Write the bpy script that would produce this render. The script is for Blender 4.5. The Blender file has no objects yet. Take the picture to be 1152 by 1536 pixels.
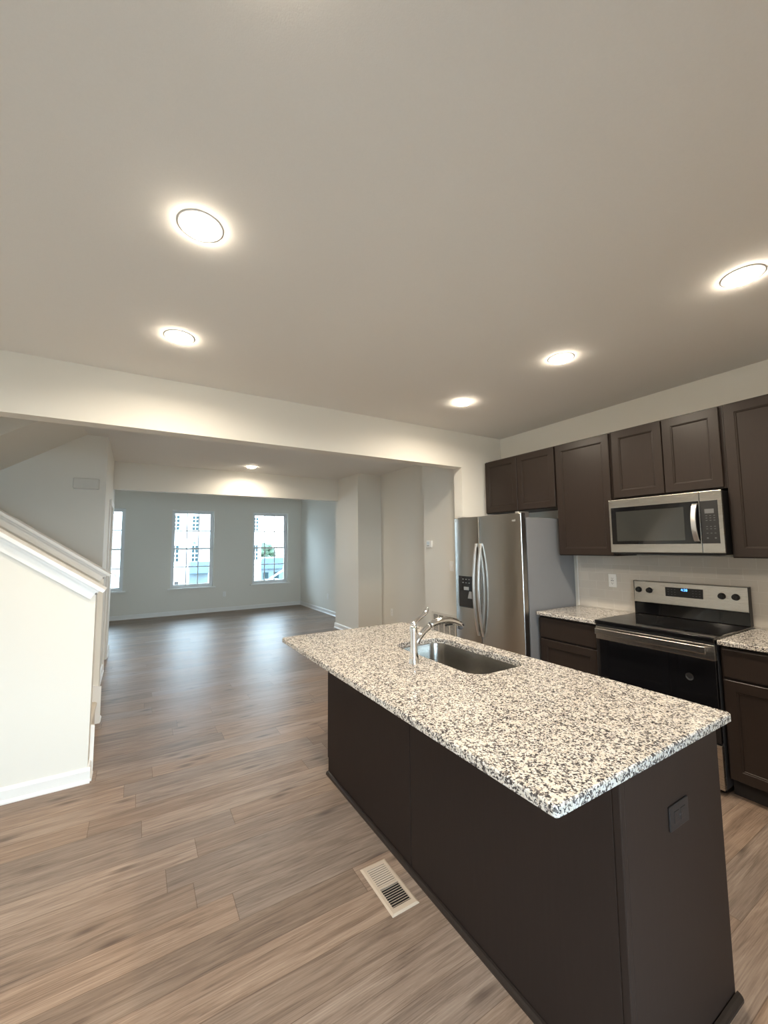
import bpy, bmesh, math, random
from mathutils import Vector, Matrix

random.seed(4)
S = bpy.context.scene
COL = S.collection

# ------------------------------------------------------------------ camera, world, exposure
CAM_H = 1.5038
RIGHT = Vector((0.85500458, -0.51852852, -0.00976384))
UP = Vector((-0.034747, -0.07605848, 0.99649774))
FWD = Vector((0.51745513, 0.85167087, 0.08304766))
cd = bpy.data.cameras.new('camera')
cd.sensor_fit = 'VERTICAL'
cd.sensor_height = 24.0
cd.lens = 608.25 / 1536.0 * 24.0
cd.clip_start = 0.02
cd.clip_end = 400
cam = bpy.data.objects.new('camera', cd)
m3 = Matrix((RIGHT, UP, -FWD)).transposed()
cam.matrix_world = Matrix.Translation((0, 0, CAM_H)) @ m3.to_4x4()
COL.objects.link(cam)
S.camera = cam

S.view_settings.view_transform = 'Standard'
S.view_settings.look = 'None'
S.view_settings.gamma = 1.0
S.view_settings.use_curve_mapping = False
S.view_settings.exposure = 0.08

SKY = 20.0
LAMP_W = 15.0
LAMP_COL = (1.0, 0.87, 0.69)
w = bpy.data.worlds.new('world')
S.world = w
w.use_nodes = True
wn = w.node_tree.nodes
wl = w.node_tree.links
wn.clear()
wo = wn.new('ShaderNodeOutputWorld')
wb = wn.new('ShaderNodeBackground')
tc = wn.new('ShaderNodeTexCoord')
sx = wn.new('ShaderNodeSeparateXYZ')
rp = wn.new('ShaderNodeValToRGB')
rp.color_ramp.elements[0].position = 0.0
rp.color_ramp.elements[0].color = (0.66, 0.87, 1.0, 1)
rp.color_ramp.elements[1].position = 0.9
rp.color_ramp.elements[1].color = (0.52, 0.77, 1.0, 1)
wl.new(tc.outputs['Generated'], sx.inputs[0])
wl.new(sx.outputs['Z'], rp.inputs[0])
wl.new(rp.outputs[0], wb.inputs['Color'])
wb.inputs['Strength'].default_value = SKY
wl.new(wb.outputs[0], wo.inputs[0])


def portal(name, loc, rot, sx_, sy_):
    l = bpy.data.lights.new(name, 'AREA')
    l.shape = 'RECTANGLE'
    l.size = sx_
    l.size_y = sy_
    l.cycles.is_portal = True
    o = bpy.data.objects.new(name, l)
    o.location = loc
    o.rotation_euler = rot
    COL.objects.link(o)
    return o


S.cycles.use_denoising = True
S.cycles.max_bounces = 10
S.cycles.diffuse_bounces = 6
S.cycles.glossy_bounces = 5
S.cycles.transparent_max_bounces = 12
S.cycles.sample_clamp_indirect = 6.0

# ------------------------------------------------------------------ materials
def mat(name):
    m = bpy.data.materials.new(name)
    m.use_nodes = True
    nt = m.node_tree
    return m, nt, nt.nodes['Principled BSDF']


def N(nt, t, **kw):
    n = nt.nodes.new(t)
    for k, v in kw.items():
        setattr(n, k, v)
    return n


def simple(name, col, rough=0.5, metal=0.0, spec=0.5, noise=0.0, nscale=20.0, bump=0.0, bscale=200.0, stretch=None, coat=0.0):
    m, nt, p = mat(name)
    L = nt.links
    p.inputs['Roughness'].default_value = rough
    p.inputs['Metallic'].default_value = metal
    p.inputs['Specular IOR Level'].default_value = spec
    p.inputs['Coat Weight'].default_value = coat
    p.inputs['Coat Roughness'].default_value = 0.1
    c = (*col, 1)
    p.inputs['Base Color'].default_value = c
    tcx = N(nt, 'ShaderNodeTexCoord')
    vec = tcx.outputs['Object']
    if stretch:
        mp = N(nt, 'ShaderNodeMapping')
        mp.inputs['Scale'].default_value = stretch
        L.new(vec, mp.inputs[0])
        vec = mp.outputs[0]
    if noise > 0:
        nz = N(nt, 'ShaderNodeTexNoise')
        nz.inputs['Scale'].default_value = nscale
        nz.inputs['Detail'].default_value = 4
        L.new(vec, nz.inputs['Vector'])
        mx = N(nt, 'ShaderNodeMix', data_type='RGBA')
        mx.inputs[6].default_value = tuple(max(0, v * (1 - noise)) for v in col) + (1,)
        mx.inputs[7].default_value = tuple(min(1, v * (1 + noise)) for v in col) + (1,)
        L.new(nz.outputs['Fac'], mx.inputs[0])
        L.new(mx.outputs[2], p.inputs['Base Color'])
    if bump > 0:
        nb = N(nt, 'ShaderNodeTexNoise')
        nb.inputs['Scale'].default_value = bscale
        nb.inputs['Detail'].default_value = 3
        L.new(vec, nb.inputs['Vector'])
        b = N(nt, 'ShaderNodeBump')
        b.inputs['Strength'].default_value = bump
        b.inputs['Distance'].default_value = 0.002
        L.new(nb.outputs['Fac'], b.inputs['Height'])
        L.new(b.outputs[0], p.inputs['Normal'])
    return m


def emit(name, col, strength):
    m, nt, p = mat(name)
    p.inputs['Base Color'].default_value = (*col, 1)
    p.inputs['Emission Color'].default_value = (*col, 1)
    p.inputs['Emission Strength'].default_value = strength
    return m


def brushed(name, col, rough, aniso, rot=0.0, stretch=(2, 2, 220), bumpy=0.06):
    m, nt, p = mat(name)
    L = nt.links
    p.inputs['Base Color'].default_value = (*col, 1)
    p.inputs['Metallic'].default_value = 1.0
    p.inputs['Roughness'].default_value = rough
    p.inputs['Anisotropic'].default_value = aniso
    p.inputs['Anisotropic Rotation'].default_value = rot
    tg = N(nt, 'ShaderNodeTangent', direction_type='RADIAL', axis='Z')
    L.new(tg.outputs[0], p.inputs['Tangent'])
    tcx = N(nt, 'ShaderNodeTexCoord')
    mp = N(nt, 'ShaderNodeMapping')
    mp.inputs['Scale'].default_value = stretch
    nz = N(nt, 'ShaderNodeTexNoise')
    nz.inputs['Scale'].default_value = 5
    nz.inputs['Detail'].default_value = 3
    L.new(tcx.outputs['Object'], mp.inputs[0])
    L.new(mp.outputs[0], nz.inputs['Vector'])
    mr = N(nt, 'ShaderNodeMapRange')
    mr.inputs['To Min'].default_value = max(0.02, rough - bumpy)
    mr.inputs['To Max'].default_value = rough + bumpy
    L.new(nz.outputs['Fac'], mr.inputs['Value'])
    L.new(mr.outputs[0], p.inputs['Roughness'])
    return m


def glass_mat(name, tint=(1, 1, 1), gl=0.08):
    m = bpy.data.materials.new(name)
    m.use_nodes = True
    nt = m.node_tree
    nt.nodes.clear()
    out = N(nt, 'ShaderNodeOutputMaterial')
    tr = N(nt, 'ShaderNodeBsdfTransparent')
    tr.inputs[0].default_value = (*tint, 1)
    gs = N(nt, 'ShaderNodeBsdfGlossy')
    gs.inputs['Roughness'].default_value = 0.02
    fr = N(nt, 'ShaderNodeFresnel')
    fr.inputs[0].default_value = 1.35
    mx = N(nt, 'ShaderNodeMixShader')
    nt.links.new(fr.outputs[0], mx.inputs[0])
    nt.links.new(tr.outputs[0], mx.inputs[1])
    nt.links.new(gs.outputs[0], mx.inputs[2])
    nt.links.new(mx.outputs[0], out.inputs[0])
    return m


def granite(name):
    m, nt, p = mat(name)
    L = nt.links
    tcx = N(nt, 'ShaderNodeTexCoord')
    warp = N(nt, 'ShaderNodeTexNoise')
    warp.inputs['Scale'].default_value = 170
    warp.inputs['Detail'].default_value = 2
    L.new(tcx.outputs['Object'], warp.inputs['Vector'])
    sc = N(nt, 'ShaderNodeVectorMath', operation='SCALE')
    sc.inputs['Scale'].default_value = 0.009
    L.new(warp.outputs['Color'], sc.inputs[0])
    ad = N(nt, 'ShaderNodeVectorMath', operation='ADD')
    L.new(tcx.outputs['Object'], ad.inputs[0])
    L.new(sc.outputs[0], ad.inputs[1])
    v1 = N(nt, 'ShaderNodeTexVoronoi')
    v1.inputs['Scale'].default_value = 205
    L.new(ad.outputs[0], v1.inputs['Vector'])
    s1 = N(nt, 'ShaderNodeSeparateColor')
    L.new(v1.outputs['Color'], s1.inputs[0])
    # large scale clustering
    n2 = N(nt, 'ShaderNodeTexNoise')
    n2.inputs['Scale'].default_value = 45
    n2.inputs['Detail'].default_value = 2
    L.new(tcx.outputs['Object'], n2.inputs['Vector'])
    mm = N(nt, 'ShaderNodeMath', operation='MULTIPLY_ADD')
    mm.inputs[1].default_value = 0.9
    mm.inputs[2].default_value = -0.45
    L.new(n2.outputs['Fac'], mm.inputs[0])
    aa = N(nt, 'ShaderNodeMath', operation='ADD')
    L.new(s1.outputs[0], aa.inputs[0])
    L.new(mm.outputs[0], aa.inputs[1])
    r = N(nt, 'ShaderNodeValToRGB')
    r.color_ramp.interpolation = 'CONSTANT'
    e = r.color_ramp.elements
    e[0].position = 0.0
    e[0].color = (0.64, 0.60, 0.535, 1)
    e[1].position = 0.22
    e[1].color = (0.55, 0.485, 0.41, 1)
    for pos, c in ((0.32, (0.68, 0.655, 0.625)), (0.53, (0.38, 0.345, 0.32)), (0.61, (0.155, 0.14, 0.135)), (0.79, (0.06, 0.055, 0.057))):
        x = e.new(pos)
        x.color = (*c, 1)
    L.new(aa.outputs[0], r.inputs[0])
    n3 = N(nt, 'ShaderNodeTexNoise')
    n3.inputs['Scale'].default_value = 400
    L.new(tcx.outputs['Object'], n3.inputs['Vector'])
    mx = N(nt, 'ShaderNodeMix', data_type='RGBA', blend_type='OVERLAY')
    mx.inputs[0].default_value = 0.35
    L.new(r.outputs[0], mx.inputs[6])
    L.new(n3.outputs['Fac'], mx.inputs[7])
    L.new(mx.outputs[2], p.inputs['Base Color'])
    p.inputs['Roughness'].default_value = 0.12
    p.inputs['Specular IOR Level'].default_value = 0.5
    return m


def plank_floor(name):
    m, nt, p = mat(name)
    L = nt.links
    tcx = N(nt, 'ShaderNodeTexCoord')
    sp = N(nt, 'ShaderNodeSeparateXYZ')
    L.new(tcx.outputs['Object'], sp.inputs[0])

    def M(op, a, b=None, c=None):
        n = N(nt, 'ShaderNodeMath', operation=op)
        for i, v in enumerate((a, b, c)):
            if v is None:
                continue
            if isinstance(v, (int, float)):
                n.inputs[i].default_value = v
            else:
                L.new(v, n.inputs[i])
        return n.outputs[0]

    W, LEN = 0.152, 1.22
    yr = M('DIVIDE', sp.outputs['Y'], W)
    row = M('FLOOR', yr)
    fy = M('FRACT', yr)
    wn_ = N(nt, 'ShaderNodeTexWhiteNoise', noise_dimensions='1D')
    L.new(row, wn_.inputs['W'])
    xo = M('MULTIPLY_ADD', wn_.outputs['Value'], 7.3, sp.outputs['X'])
    xr = M('DIVIDE', xo, LEN)
    colm = M('FLOOR', xr)
    fx = M('FRACT', xr)
    cid = N(nt, 'ShaderNodeCombineXYZ')
    L.new(row, cid.inputs[0])
    L.new(colm, cid.inputs[1])
    w2 = N(nt, 'ShaderNodeTexWhiteNoise', noise_dimensions='2D')
    L.new(cid.outputs[0], w2.inputs['Vector'])
    rnd = w2.outputs['Value']
    # grain coordinates, shifted per plank
    gx = M('MULTIPLY_ADD', rnd, 37.0, sp.outputs['X'])
    gy = M('MULTIPLY_ADD', rnd, 11.0, sp.outputs['Y'])
    gv = N(nt, 'ShaderNodeCombineXYZ')
    L.new(gx, gv.inputs[0])
    L.new(gy, gv.inputs[1])
    mp = N(nt, 'ShaderNodeMapping')
    mp.inputs['Scale'].default_value = (1.5, 19, 1)
    L.new(gv.outputs[0], mp.inputs[0])
    g1 = N(nt, 'ShaderNodeTexNoise')
    g1.inputs['Scale'].default_value = 1.6
    g1.inputs['Detail'].default_value = 9
    g1.inputs['Roughness'].default_value = 0.66
    g1.inputs['Distortion'].default_value = 0.9
    L.new(mp.outputs[0], g1.inputs['Vector'])
    mp2 = N(nt, 'ShaderNodeMapping')
    mp2.inputs['Scale'].default_value = (4, 150, 1)
    L.new(gv.outputs[0], mp2.inputs[0])
    g2 = N(nt, 'ShaderNodeTexNoise')
    g2.inputs['Scale'].default_value = 1.5
    g2.inputs['Detail'].default_value = 5
    L.new(mp2.outputs[0], g2.inputs['Vector'])
    mixg = M('MULTIPLY_ADD', g2.outputs['Fac'], 0.38, M('MULTIPLY', g1.outputs['Fac'], 0.62))
    ramp = N(nt, 'ShaderNodeValToRGB')
    e = ramp.color_ramp.elements
    e[0].position = 0.34
    e[0].color = (0.125, 0.083, 0.060, 1)
    e[1].position = 0.68
    e[1].color = (0.36, 0.268, 0.203, 1)
    x = e.new(0.50)
    x.color = (0.245, 0.172, 0.126, 1)
    L.new(mixg, ramp.inputs[0])
    # knots
    mk = N(nt, 'ShaderNodeMapping')
    mk.inputs['Scale'].default_value = (2.0, 7.0, 1)
    L.new(gv.outputs[0], mk.inputs[0])
    vk = N(nt, 'ShaderNodeTexVoronoi')
    vk.inputs['Scale'].default_value = 1.0
    vk.voronoi_dimensions = '2D'
    L.new(mk.outputs[0], vk.inputs['Vector'])
    kn = N(nt, 'ShaderNodeMapRange')
    kn.inputs['From Min'].default_value = 0.02
    kn.inputs['From Max'].default_value = 0.16
    kn.inputs['To Min'].default_value = 0.72
    kn.inputs['To Max'].default_value = 0.0
    L.new(M('MULTIPLY_ADD', g1.outputs['Fac'], 0.10, M('SUBTRACT', vk.outputs['Distance'], 0.05)), kn.inputs['Value'])
    mxk = N(nt, 'ShaderNodeMix', data_type='RGBA')
    mxk.inputs[7].default_value = (0.075, 0.048, 0.036, 1)
    ks = N(nt, 'ShaderNodeSeparateColor')
    L.new(vk.outputs['Color'], ks.inputs[0])
    L.new(M('MULTIPLY', kn.outputs[0], M('GREATER_THAN', ks.outputs[0], 0.62)), mxk.inputs[0])
    L.new(ramp.outputs[0], mxk.inputs[6])
    # per plank tint
    hs = N(nt, 'ShaderNodeHueSaturation')
    val = N(nt, 'ShaderNodeMapRange')
    val.inputs['To Min'].default_value = 0.80
    val.inputs['To Max'].default_value = 1.14
    L.new(rnd, val.inputs['Value'])
    L.new(val.outputs[0], hs.inputs['Value'])
    sat = N(nt, 'ShaderNodeMapRange')
    sat.inputs['To Min'].default_value = 0.75
    sat.inputs['To Max'].default_value = 1.1
    L.new(w2.outputs['Color'], sat.inputs['Value'])
    L.new(sat.outputs[0], hs.inputs['Saturation'])
    L.new(mxk.outputs[2], hs.inputs['Color'])
    # seams
    ey = M('LESS_THAN', M('MINIMUM', fy, M('SUBTRACT', 1.0, fy)), 0.008)
    ex = M('LESS_THAN', M('MINIMUM', fx, M('SUBTRACT', 1.0, fx)), 0.0012)
    seam = M('MAXIMUM', ey, ex)
    mxs = N(nt, 'ShaderNodeMix', data_type='RGBA', blend_type='MULTIPLY')
    mxs.inputs[7].default_value = (0.62, 0.58, 0.55, 1)
    L.new(seam, mxs.inputs[0])
    L.new(hs.outputs[0], mxs.inputs[6])
    L.new(mxs.outputs[2], p.inputs['Base Color'])
    rr = N(nt, 'ShaderNodeMapRange')
    rr.inputs['To Min'].default_value = 0.35
    rr.inputs['To Max'].default_value = 0.47
    L.new(g1.outputs['Fac'], rr.inputs['Value'])
    L.new(rr.outputs[0], p.inputs['Roughness'])
    p.inputs['Specular IOR Level'].default_value = 0.25
    b = N(nt, 'ShaderNodeBump')
    b.inputs['Strength'].default_value = 0.22
    b.inputs['Distance'].default_value = 0.001
    L.new(M('SUBTRACT', g2.outputs['Fac'], seam), b.inputs['Height'])
    L.new(b.outputs[0], p.inputs['Normal'])
    return m


def tile_mat(name):
    m, nt, p = mat(name)
    L = nt.links
    tcx = N(nt, 'ShaderNodeTexCoord')
    sp = N(nt, 'ShaderNodeSeparateXYZ')
    L.new(tcx.outputs['Object'], sp.inputs[0])
    cb = N(nt, 'ShaderNodeCombineXYZ')
    L.new(sp.outputs['Y'], cb.inputs[0])
    L.new(sp.outputs['Z'], cb.inputs[1])
    br = N(nt, 'ShaderNodeTexBrick')
    br.offset = 0.5
    br.inputs['Scale'].default_value = 1.0
    br.inputs['Brick Width'].default_value = 0.154
    br.inputs['Row Height'].default_value = 0.0775
    br.inputs['Mortar Size'].default_value = 0.0013
    br.inputs['Mortar Smooth'].default_value = 0.2
    br.inputs['Color1'].default_value = (0.63, 0.585, 0.53, 1)
    br.inputs['Color2'].default_value = (0.58, 0.54, 0.49, 1)
    br.inputs['Mortar'].default_value = (0.70, 0.67, 0.62, 1)
    L.new(cb.outputs[0], br.inputs['Vector'])
    L.new(br.outputs['Color'], p.inputs['Base Color'])
    p.inputs['Roughness'].default_value = 0.16
    b = N(nt, 'ShaderNodeBump')
    b.inputs['Strength'].default_value = 0.4
    b.inputs['Distance'].default_value = 0.001
    inv = N(nt, 'ShaderNodeMath', operation='SUBTRACT')
    inv.inputs[0].default_value = 1.0
    L.new(br.outputs['Fac'], inv.inputs[1])
    L.new(inv.outputs[0], b.inputs['Height'])
    L.new(b.outputs[0], p.inputs['Normal'])
    return m


def wrap_mat(name):
    # white building wrap with small printed marks
    m, nt, p = mat(name)
    L = nt.links
    tcx = N(nt, 'ShaderNodeTexCoord')
    v = N(nt, 'ShaderNodeTexVoronoi')
    v.inputs['Scale'].default_value = 0.75
    L.new(tcx.outputs['Object'], v.inputs['Vector'])
    a = N(nt, 'ShaderNodeMath', operation='SUBTRACT')
    a.inputs[1].default_value = 0.26
    L.new(v.outputs['Distance'], a.inputs[0])
    b = N(nt, 'ShaderNodeMath', operation='ABSOLUTE')
    L.new(a.outputs[0], b.inputs[0])
    c = N(nt, 'ShaderNodeMath', operation='LESS_THAN')
    c.inputs[1].default_value = 0.035
    L.new(b.outputs[0], c.inputs[0])
    nz = N(nt, 'ShaderNodeTexNoise')
    nz.inputs['Scale'].default_value = 1.4
    L.new(tcx.outputs['Object'], nz.inputs['Vector'])
    g = N(nt, 'ShaderNodeMath', operation='GREATER_THAN')
    g.inputs[1].default_value = 0.52
    L.new(nz.outputs['Fac'], g.inputs[0])
    mu = N(nt, 'ShaderNodeMath', operation='MULTIPLY')
    L.new(c.outputs[0], mu.inputs[0])
    L.new(g.outputs[0], mu.inputs[1])
    mx = N(nt, 'ShaderNodeMix', data_type='RGBA')
    mx.inputs[6].default_value = (0.82, 0.83, 0.84, 1)
    mx.inputs[7].default_value = (0.045, 0.055, 0.06, 1)
    L.new(mu.outputs[0], mx.inputs[0])
    L.new(mx.outputs[2], p.inputs['Base Color'])
    p.inputs['Roughness'].default_value = 0.7
    return m


WALL = simple('wall_paint', (0.82, 0.795, 0.735), 0.62, spec=0.3, bump=0.05, bscale=350)
CEIL = simple('ceiling_paint', (0.83, 0.81, 0.78), 0.85, spec=0.2, noise=0.02, nscale=150, bump=0.15, bscale=260)
TRIM = simple('white_trim_paint', (0.87, 0.86, 0.84), 0.32, bump=0.02, bscale=120)
FLOOR = plank_floor('plank_floor')
GRAN = granite('speckled_granite')
TILE = tile_mat('backsplash_tile')
ESP = simple('espresso_wood', (0.026, 0.018, 0.0145), 0.36, spec=0.28, noise=0.16, nscale=9, stretch=(14, 14, 1.2), bump=0.03, bscale=160)
ESPM = simple('espresso_panel', (0.034, 0.0225, 0.018), 0.5, spec=0.10, noise=0.10, nscale=7, stretch=(12, 12, 1.0), bump=0.02, bscale=160)
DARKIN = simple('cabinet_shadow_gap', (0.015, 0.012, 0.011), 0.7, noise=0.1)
STEEL = brushed('brushed_stainless', (0.53, 0.50, 0.46), 0.28, 0.75, bumpy=0.03)
STEELF = brushed('fridge_stainless', (0.50, 0.475, 0.44), 0.27, 0.85, rot=0.25, stretch=(1, 1, 40), bumpy=0.004)
STEELH = brushed('handle_stainless', (0.80, 0.79, 0.78), 0.36, 0.2)
SINKM = brushed('sink_stainless', (0.40, 0.39, 0.37), 0.24, 0.5, rot=0.25, stretch=(3, 3, 3), bumpy=0.02)
CHROME = simple('polished_chrome', (0.82, 0.83, 0.85), 0.06, metal=1.0, noise=0.01)
FRSIDE = simple('fridge_side_paint', (0.24, 0.245, 0.26), 0.42, noise=0.03, bump=0.08, bscale=600)
BLKGL = simple('black_glass', (0.006, 0.006, 0.007), 0.05, spec=0.6, noise=0.02)
BLKPL = simple('black_plastic', (0.016, 0.016, 0.017), 0.35, noise=0.05)
DKGREY = simple('dark_grey_plastic', (0.05, 0.05, 0.055), 0.4, noise=0.04)
MWGL = simple('microwave_window_glass', (0.035, 0.036, 0.034), 0.06, spec=0.7, noise=0.02)
WHTPL = simple('white_plastic', (0.90, 0.89, 0.87), 0.35, noise=0.01)
CREAMPL = simple('beige_metal', (0.50, 0.405, 0.32), 0.42, noise=0.02)
GRILL = simple('grille_white_metal', (0.72, 0.69, 0.63), 0.45, noise=0.01)
VOID = simple('duct_dark', (0.02, 0.018, 0.017), 0.8, noise=0.1)
GREYPR = simple('grey_print', (0.30, 0.31, 0.32), 0.5, noise=0.02)
DIMPR = simple('dim_print', (0.12, 0.125, 0.13), 0.5, noise=0.02)
SLVPR = simple('silver_print', (0.80, 0.80, 0.78), 0.3, metal=0.6, noise=0.01)
OUTD = simple('brown_outlet_plastic', (0.030, 0.025, 0.024), 0.42, spec=0.3, noise=0.04)
CARPET = simple('beige_carpet', (0.74, 0.68, 0.60), 0.95, spec=0.1, noise=0.2, nscale=400, bump=0.6, bscale=500)
LENS = emit('lamp_lens', (1.0, 0.87, 0.69), 90.0)
CLOCK = emit('clock_digits', (0.12, 0.42, 1.0), 3.0)
PANE = glass_mat('window_glass')
VINYL = simple('white_vinyl', (0.84, 0.85, 0.86), 0.35, noise=0.01)
WRAP = wrap_mat('house_wrap')
EXTDARK = simple('dark_window_glass', (0.008, 0.022, 0.026), 0.3, spec=0.15, noise=0.2, nscale=3)
EXTGREY = simple('grey_siding', (0.07, 0.095, 0.11), 0.7, noise=0.1, nscale=4)
EXTBLUE = simple('blue_grey_sheathing', (0.045, 0.08, 0.12), 0.6, noise=0.15, nscale=2)
EXTWHT = simple('white_siding', (0.72, 0.75, 0.78), 0.7, noise=0.05)
EXTBRN = simple('brown_board', (0.02, 0.013, 0.011), 0.7, noise=0.1)
LEAF = simple('tree_leaves', (0.028, 0.052, 0.026), 0.8, noise=0.5, nscale=3)
BARK = simple('tree_bark', (0.12, 0.09, 0.06), 0.9, noise=0.3)
DIRT = simple('bare_ground', (0.20, 0.18, 0.155), 0.95, noise=0.25, nscale=0.6)
ORANGE = simple('lift_paint', (0.10, 0.11, 0.12), 0.5, noise=0.05)

# ------------------------------------------------------------------ helpers
def BM():
    return bmesh.new()


def box(bm, x0, x1, y0, y1, z0, z1, bev=0.0, seg=2):
    x0, x1 = min(x0, x1), max(x0, x1)
    y0, y1 = min(y0, y1), max(y0, y1)
    z0, z1 = min(z0, z1), max(z0, z1)
    b2 = bmesh.new()
    vs = [b2.verts.new(c) for c in ((x0, y0, z0), (x1, y0, z0), (x1, y1, z0), (x0, y1, z0), (x0, y0, z1), (x1, y0, z1), (x1, y1, z1), (x0, y1, z1))]
    for f in ((3, 2, 1, 0), (4, 5, 6, 7), (0, 1, 5, 4), (1, 2, 6, 5), (2, 3, 7, 6), (3, 0, 4, 7)):
        b2.faces.new([vs[i] for i in f])
    if bev > 0:
        bmesh.ops.bevel(b2, geom=b2.edges[:], offset=bev, segments=seg, affect='EDGES', profile=0.5)
    merge(bm, b2)
    return bm


def merge(bm, b2):
    mp = {}
    for v in b2.verts:
        mp[v] = bm.verts.new(v.co)
    for f in b2.faces:
        try:
            nf = bm.faces.new([mp[v] for v in f.verts])
            nf.smooth = f.smooth
        except ValueError:
            pass
    b2.free()


def loops(bm, rings, cap0=True, cap1=True, smooth=False, closed=True):
    """bridge consecutive rings of points"""
    R = [[bm.verts.new(p) for p in r] for r in rings]
    n = len(R[0])
    for a, b in zip(R[:-1], R[1:]):
        for i in range(n if closed else n - 1):
            f = bm.faces.new((a[i], a[(i + 1) % n], b[(i + 1) % n], b[i]))
            f.smooth = smooth
    if cap0:
        bm.faces.new(list(reversed(R[0])))
    if cap1:
        bm.faces.new(R[-1])
    return R


def tube(bm, pts, radii, n=14, smooth=True, flat=1.0, side=None):
    """swept tube through pts; side = fixed side vector; flat scales the other axis"""
    pts = [Vector(p) for p in pts]
    rings = []
    prev = None
    for i, p in enumerate(pts):
        t = (pts[min(i + 1, len(pts) - 1)] - pts[max(i - 1, 0)]).normalized()
        if side is not None:
            s = Vector(side)
            s = (s - t * s.dot(t)).normalized()
        else:
            s = prev if prev is not None else (Vector((0, 1, 0)) if abs(t.y) < 0.9 else Vector((1, 0, 0)))
            s = (s - t * s.dot(t)).normalized()
        prev = s
        u = t.cross(s).normalized()
        r = radii[i] if isinstance(radii, (list, tuple)) else radii
        rings.append([p + s * (r * math.cos(2 * math.pi * k / n)) + u * (r * flat * math.sin(2 * math.pi * k / n)) for k in range(n)])
    loops(bm, rings, smooth=smooth)
    return bm


def lathe(bm, c, prof, n=28, axis='z', smooth=True):
    """prof = list of (radius, height) along axis from c"""
    rings = []
    for r, h in prof:
        ring = []
        for k in range(n):
            a = 2 * math.pi * k / n
            if axis == 'z':
                ring.append((c[0] + r * math.cos(a), c[1] + r * math.sin(a), c[2] + h))
            elif axis == 'x':
                ring.append((c[0] + h, c[1] + r * math.cos(a), c[2] + r * math.sin(a)))
            else:
                ring.append((c[0] + r * math.sin(a), c[1] + h, c[2] + r * math.cos(a)))
        rings.append(ring)
    loops(bm, rings, smooth=smooth)
    return bm


def wloc(o):
    v = Vector((0, 0, 0))
    while o is not None:
        v += Vector(o.location)
        o = o.parent
    return v


def obj(name, bm, m, parent=None, label=None, kind=None, loc=None):
    """link a bmesh written in world coordinates as ONE mesh object (children share the parent's origin)"""
    bmesh.ops.recalc_face_normals(bm, faces=bm.faces[:])
    off = wloc(parent) if parent is not None else Vector(loc or (0, 0, 0))
    bmesh.ops.translate(bm, verts=bm.verts[:], vec=-off)
    me = bpy.data.meshes.new(name)
    bm.to_mesh(me)
    bm.free()
    for mm in (m if isinstance(m, (list, tuple)) else [m]):
        me.materials.append(mm)
    o = bpy.data.objects.new(name, me)
    COL.objects.link(o)
    if parent is not None:
        o.parent = parent
    else:
        o.location = off
    if label:
        o['label'] = label
    if kind:
        o['kind'] = kind
    return o


def thing(name, label, cat, loc=(0, 0, 0), group=None):
    o = bpy.data.objects.new(name, None)
    o.empty_display_size = 0.05
    o.location = loc
    COL.objects.link(o)
    o['label'] = label
    o['category'] = cat
    if group:
        o['group'] = group
    return o


def tag(o, label, cat, group=None):
    o['label'] = label
    o['category'] = cat
    if group:
        o['group'] = group
    return o


def struct(name, bm, m, parent=None):
    return obj(name, bm, m, parent, kind='structure' if parent is None else None)


def copy_thing(root, loc, label, group=None):
    r = root.copy()
    COL.objects.link(r)
    r.location = loc
    r['label'] = label
    if group:
        r['group'] = group

    def kids(src, dst):
        for c in list(src.children):
            d = c.copy()
            COL.objects.link(d)
            d.parent = dst
            kids(c, d)
    kids(root, r)
    return r


# ------------------------------------------------------------------ setting
H = 2.757
XL = -2.2
b = BM()
box(b, XL - 0.12, 3.9, -1.55, 10.52, -0.06, 0.0)
struct('floor', b, FLOOR)
b = BM()
box(b, XL - 0.12, 3.9, -1.55, 10.52, H, H + 0.1)
struct('ceiling', b, CEIL)

# right side: kitchen wall, hallway jogs, living-room wall
b = BM()
box(b, 3.668, 3.9, -1.5, 3.345, 0, H)
box(b, 3.24, 3.9, 3.478, 4.315, 0, H)
box(b, 3.662, 3.9, 4.315, 6.131, 0, H)
box(b, 3.205, 3.9, 6.131, 7.05, 0, H)
box(b, 3.70, 3.9, 7.05, 10.4, 0, H)
struct('wall_right', b, WALL)
b = BM()
box(b, XL - 0.12, XL, -1.5, 10.4, 0, H)
struct('wall_left', b, WALL)

# header beam between kitchen and hall with the stub wall behind the fridge
b = BM()
BZ = 2.362
prof = [(3.9, 0), (3.045, 0), (3.045, BZ), (XL, BZ), (XL, H), (3.9, H)]
loops(b, [[(x, 3.345, z) for x, z in prof], [(x, 3.478, z) for x, z in prof]])
struct('wall_kitchen_header', b, WALL)
# second header at the living room
b = BM()
box(b, -0.32, 3.205, 6.93, 7.05, 2.353, H)
struct('wall_living_header', b, WALL)

# front wall with three window openings
WIN = [(-1.125, -0.235), (0.66, 1.55), (2.455, 3.345)]
WZ0, WZ1 = 0.595, 2.365
YF, YF2 = 10.33, 10.52
b = BM()
xs = [XL - 0.12]
for a, c in WIN:
    box(b, xs[-1], a, YF, YF2, 0, H)
    box(b, a, c, YF, YF2, 0, WZ0)
    box(b, a, c, YF, YF2, WZ1, H)
    xs.append(c)
box(b, xs[-1], 3.9, YF, YF2, 0, H)
struct('wall_front', b, WALL)

# rear wall behind the camera, with a sliding glass door
DX0, DX1, DZ = -0.90, 0.70, 2.1
b = BM()
box(b, XL - 0.12, DX0, -1.54, -1.4, 0, H)
box(b, DX1, 3.9, -1.54, -1.4, 0, H)
box(b, DX0, DX1, -1.54, -1.4, DZ, H)
struct('wall_rear', b, WALL)

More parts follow.
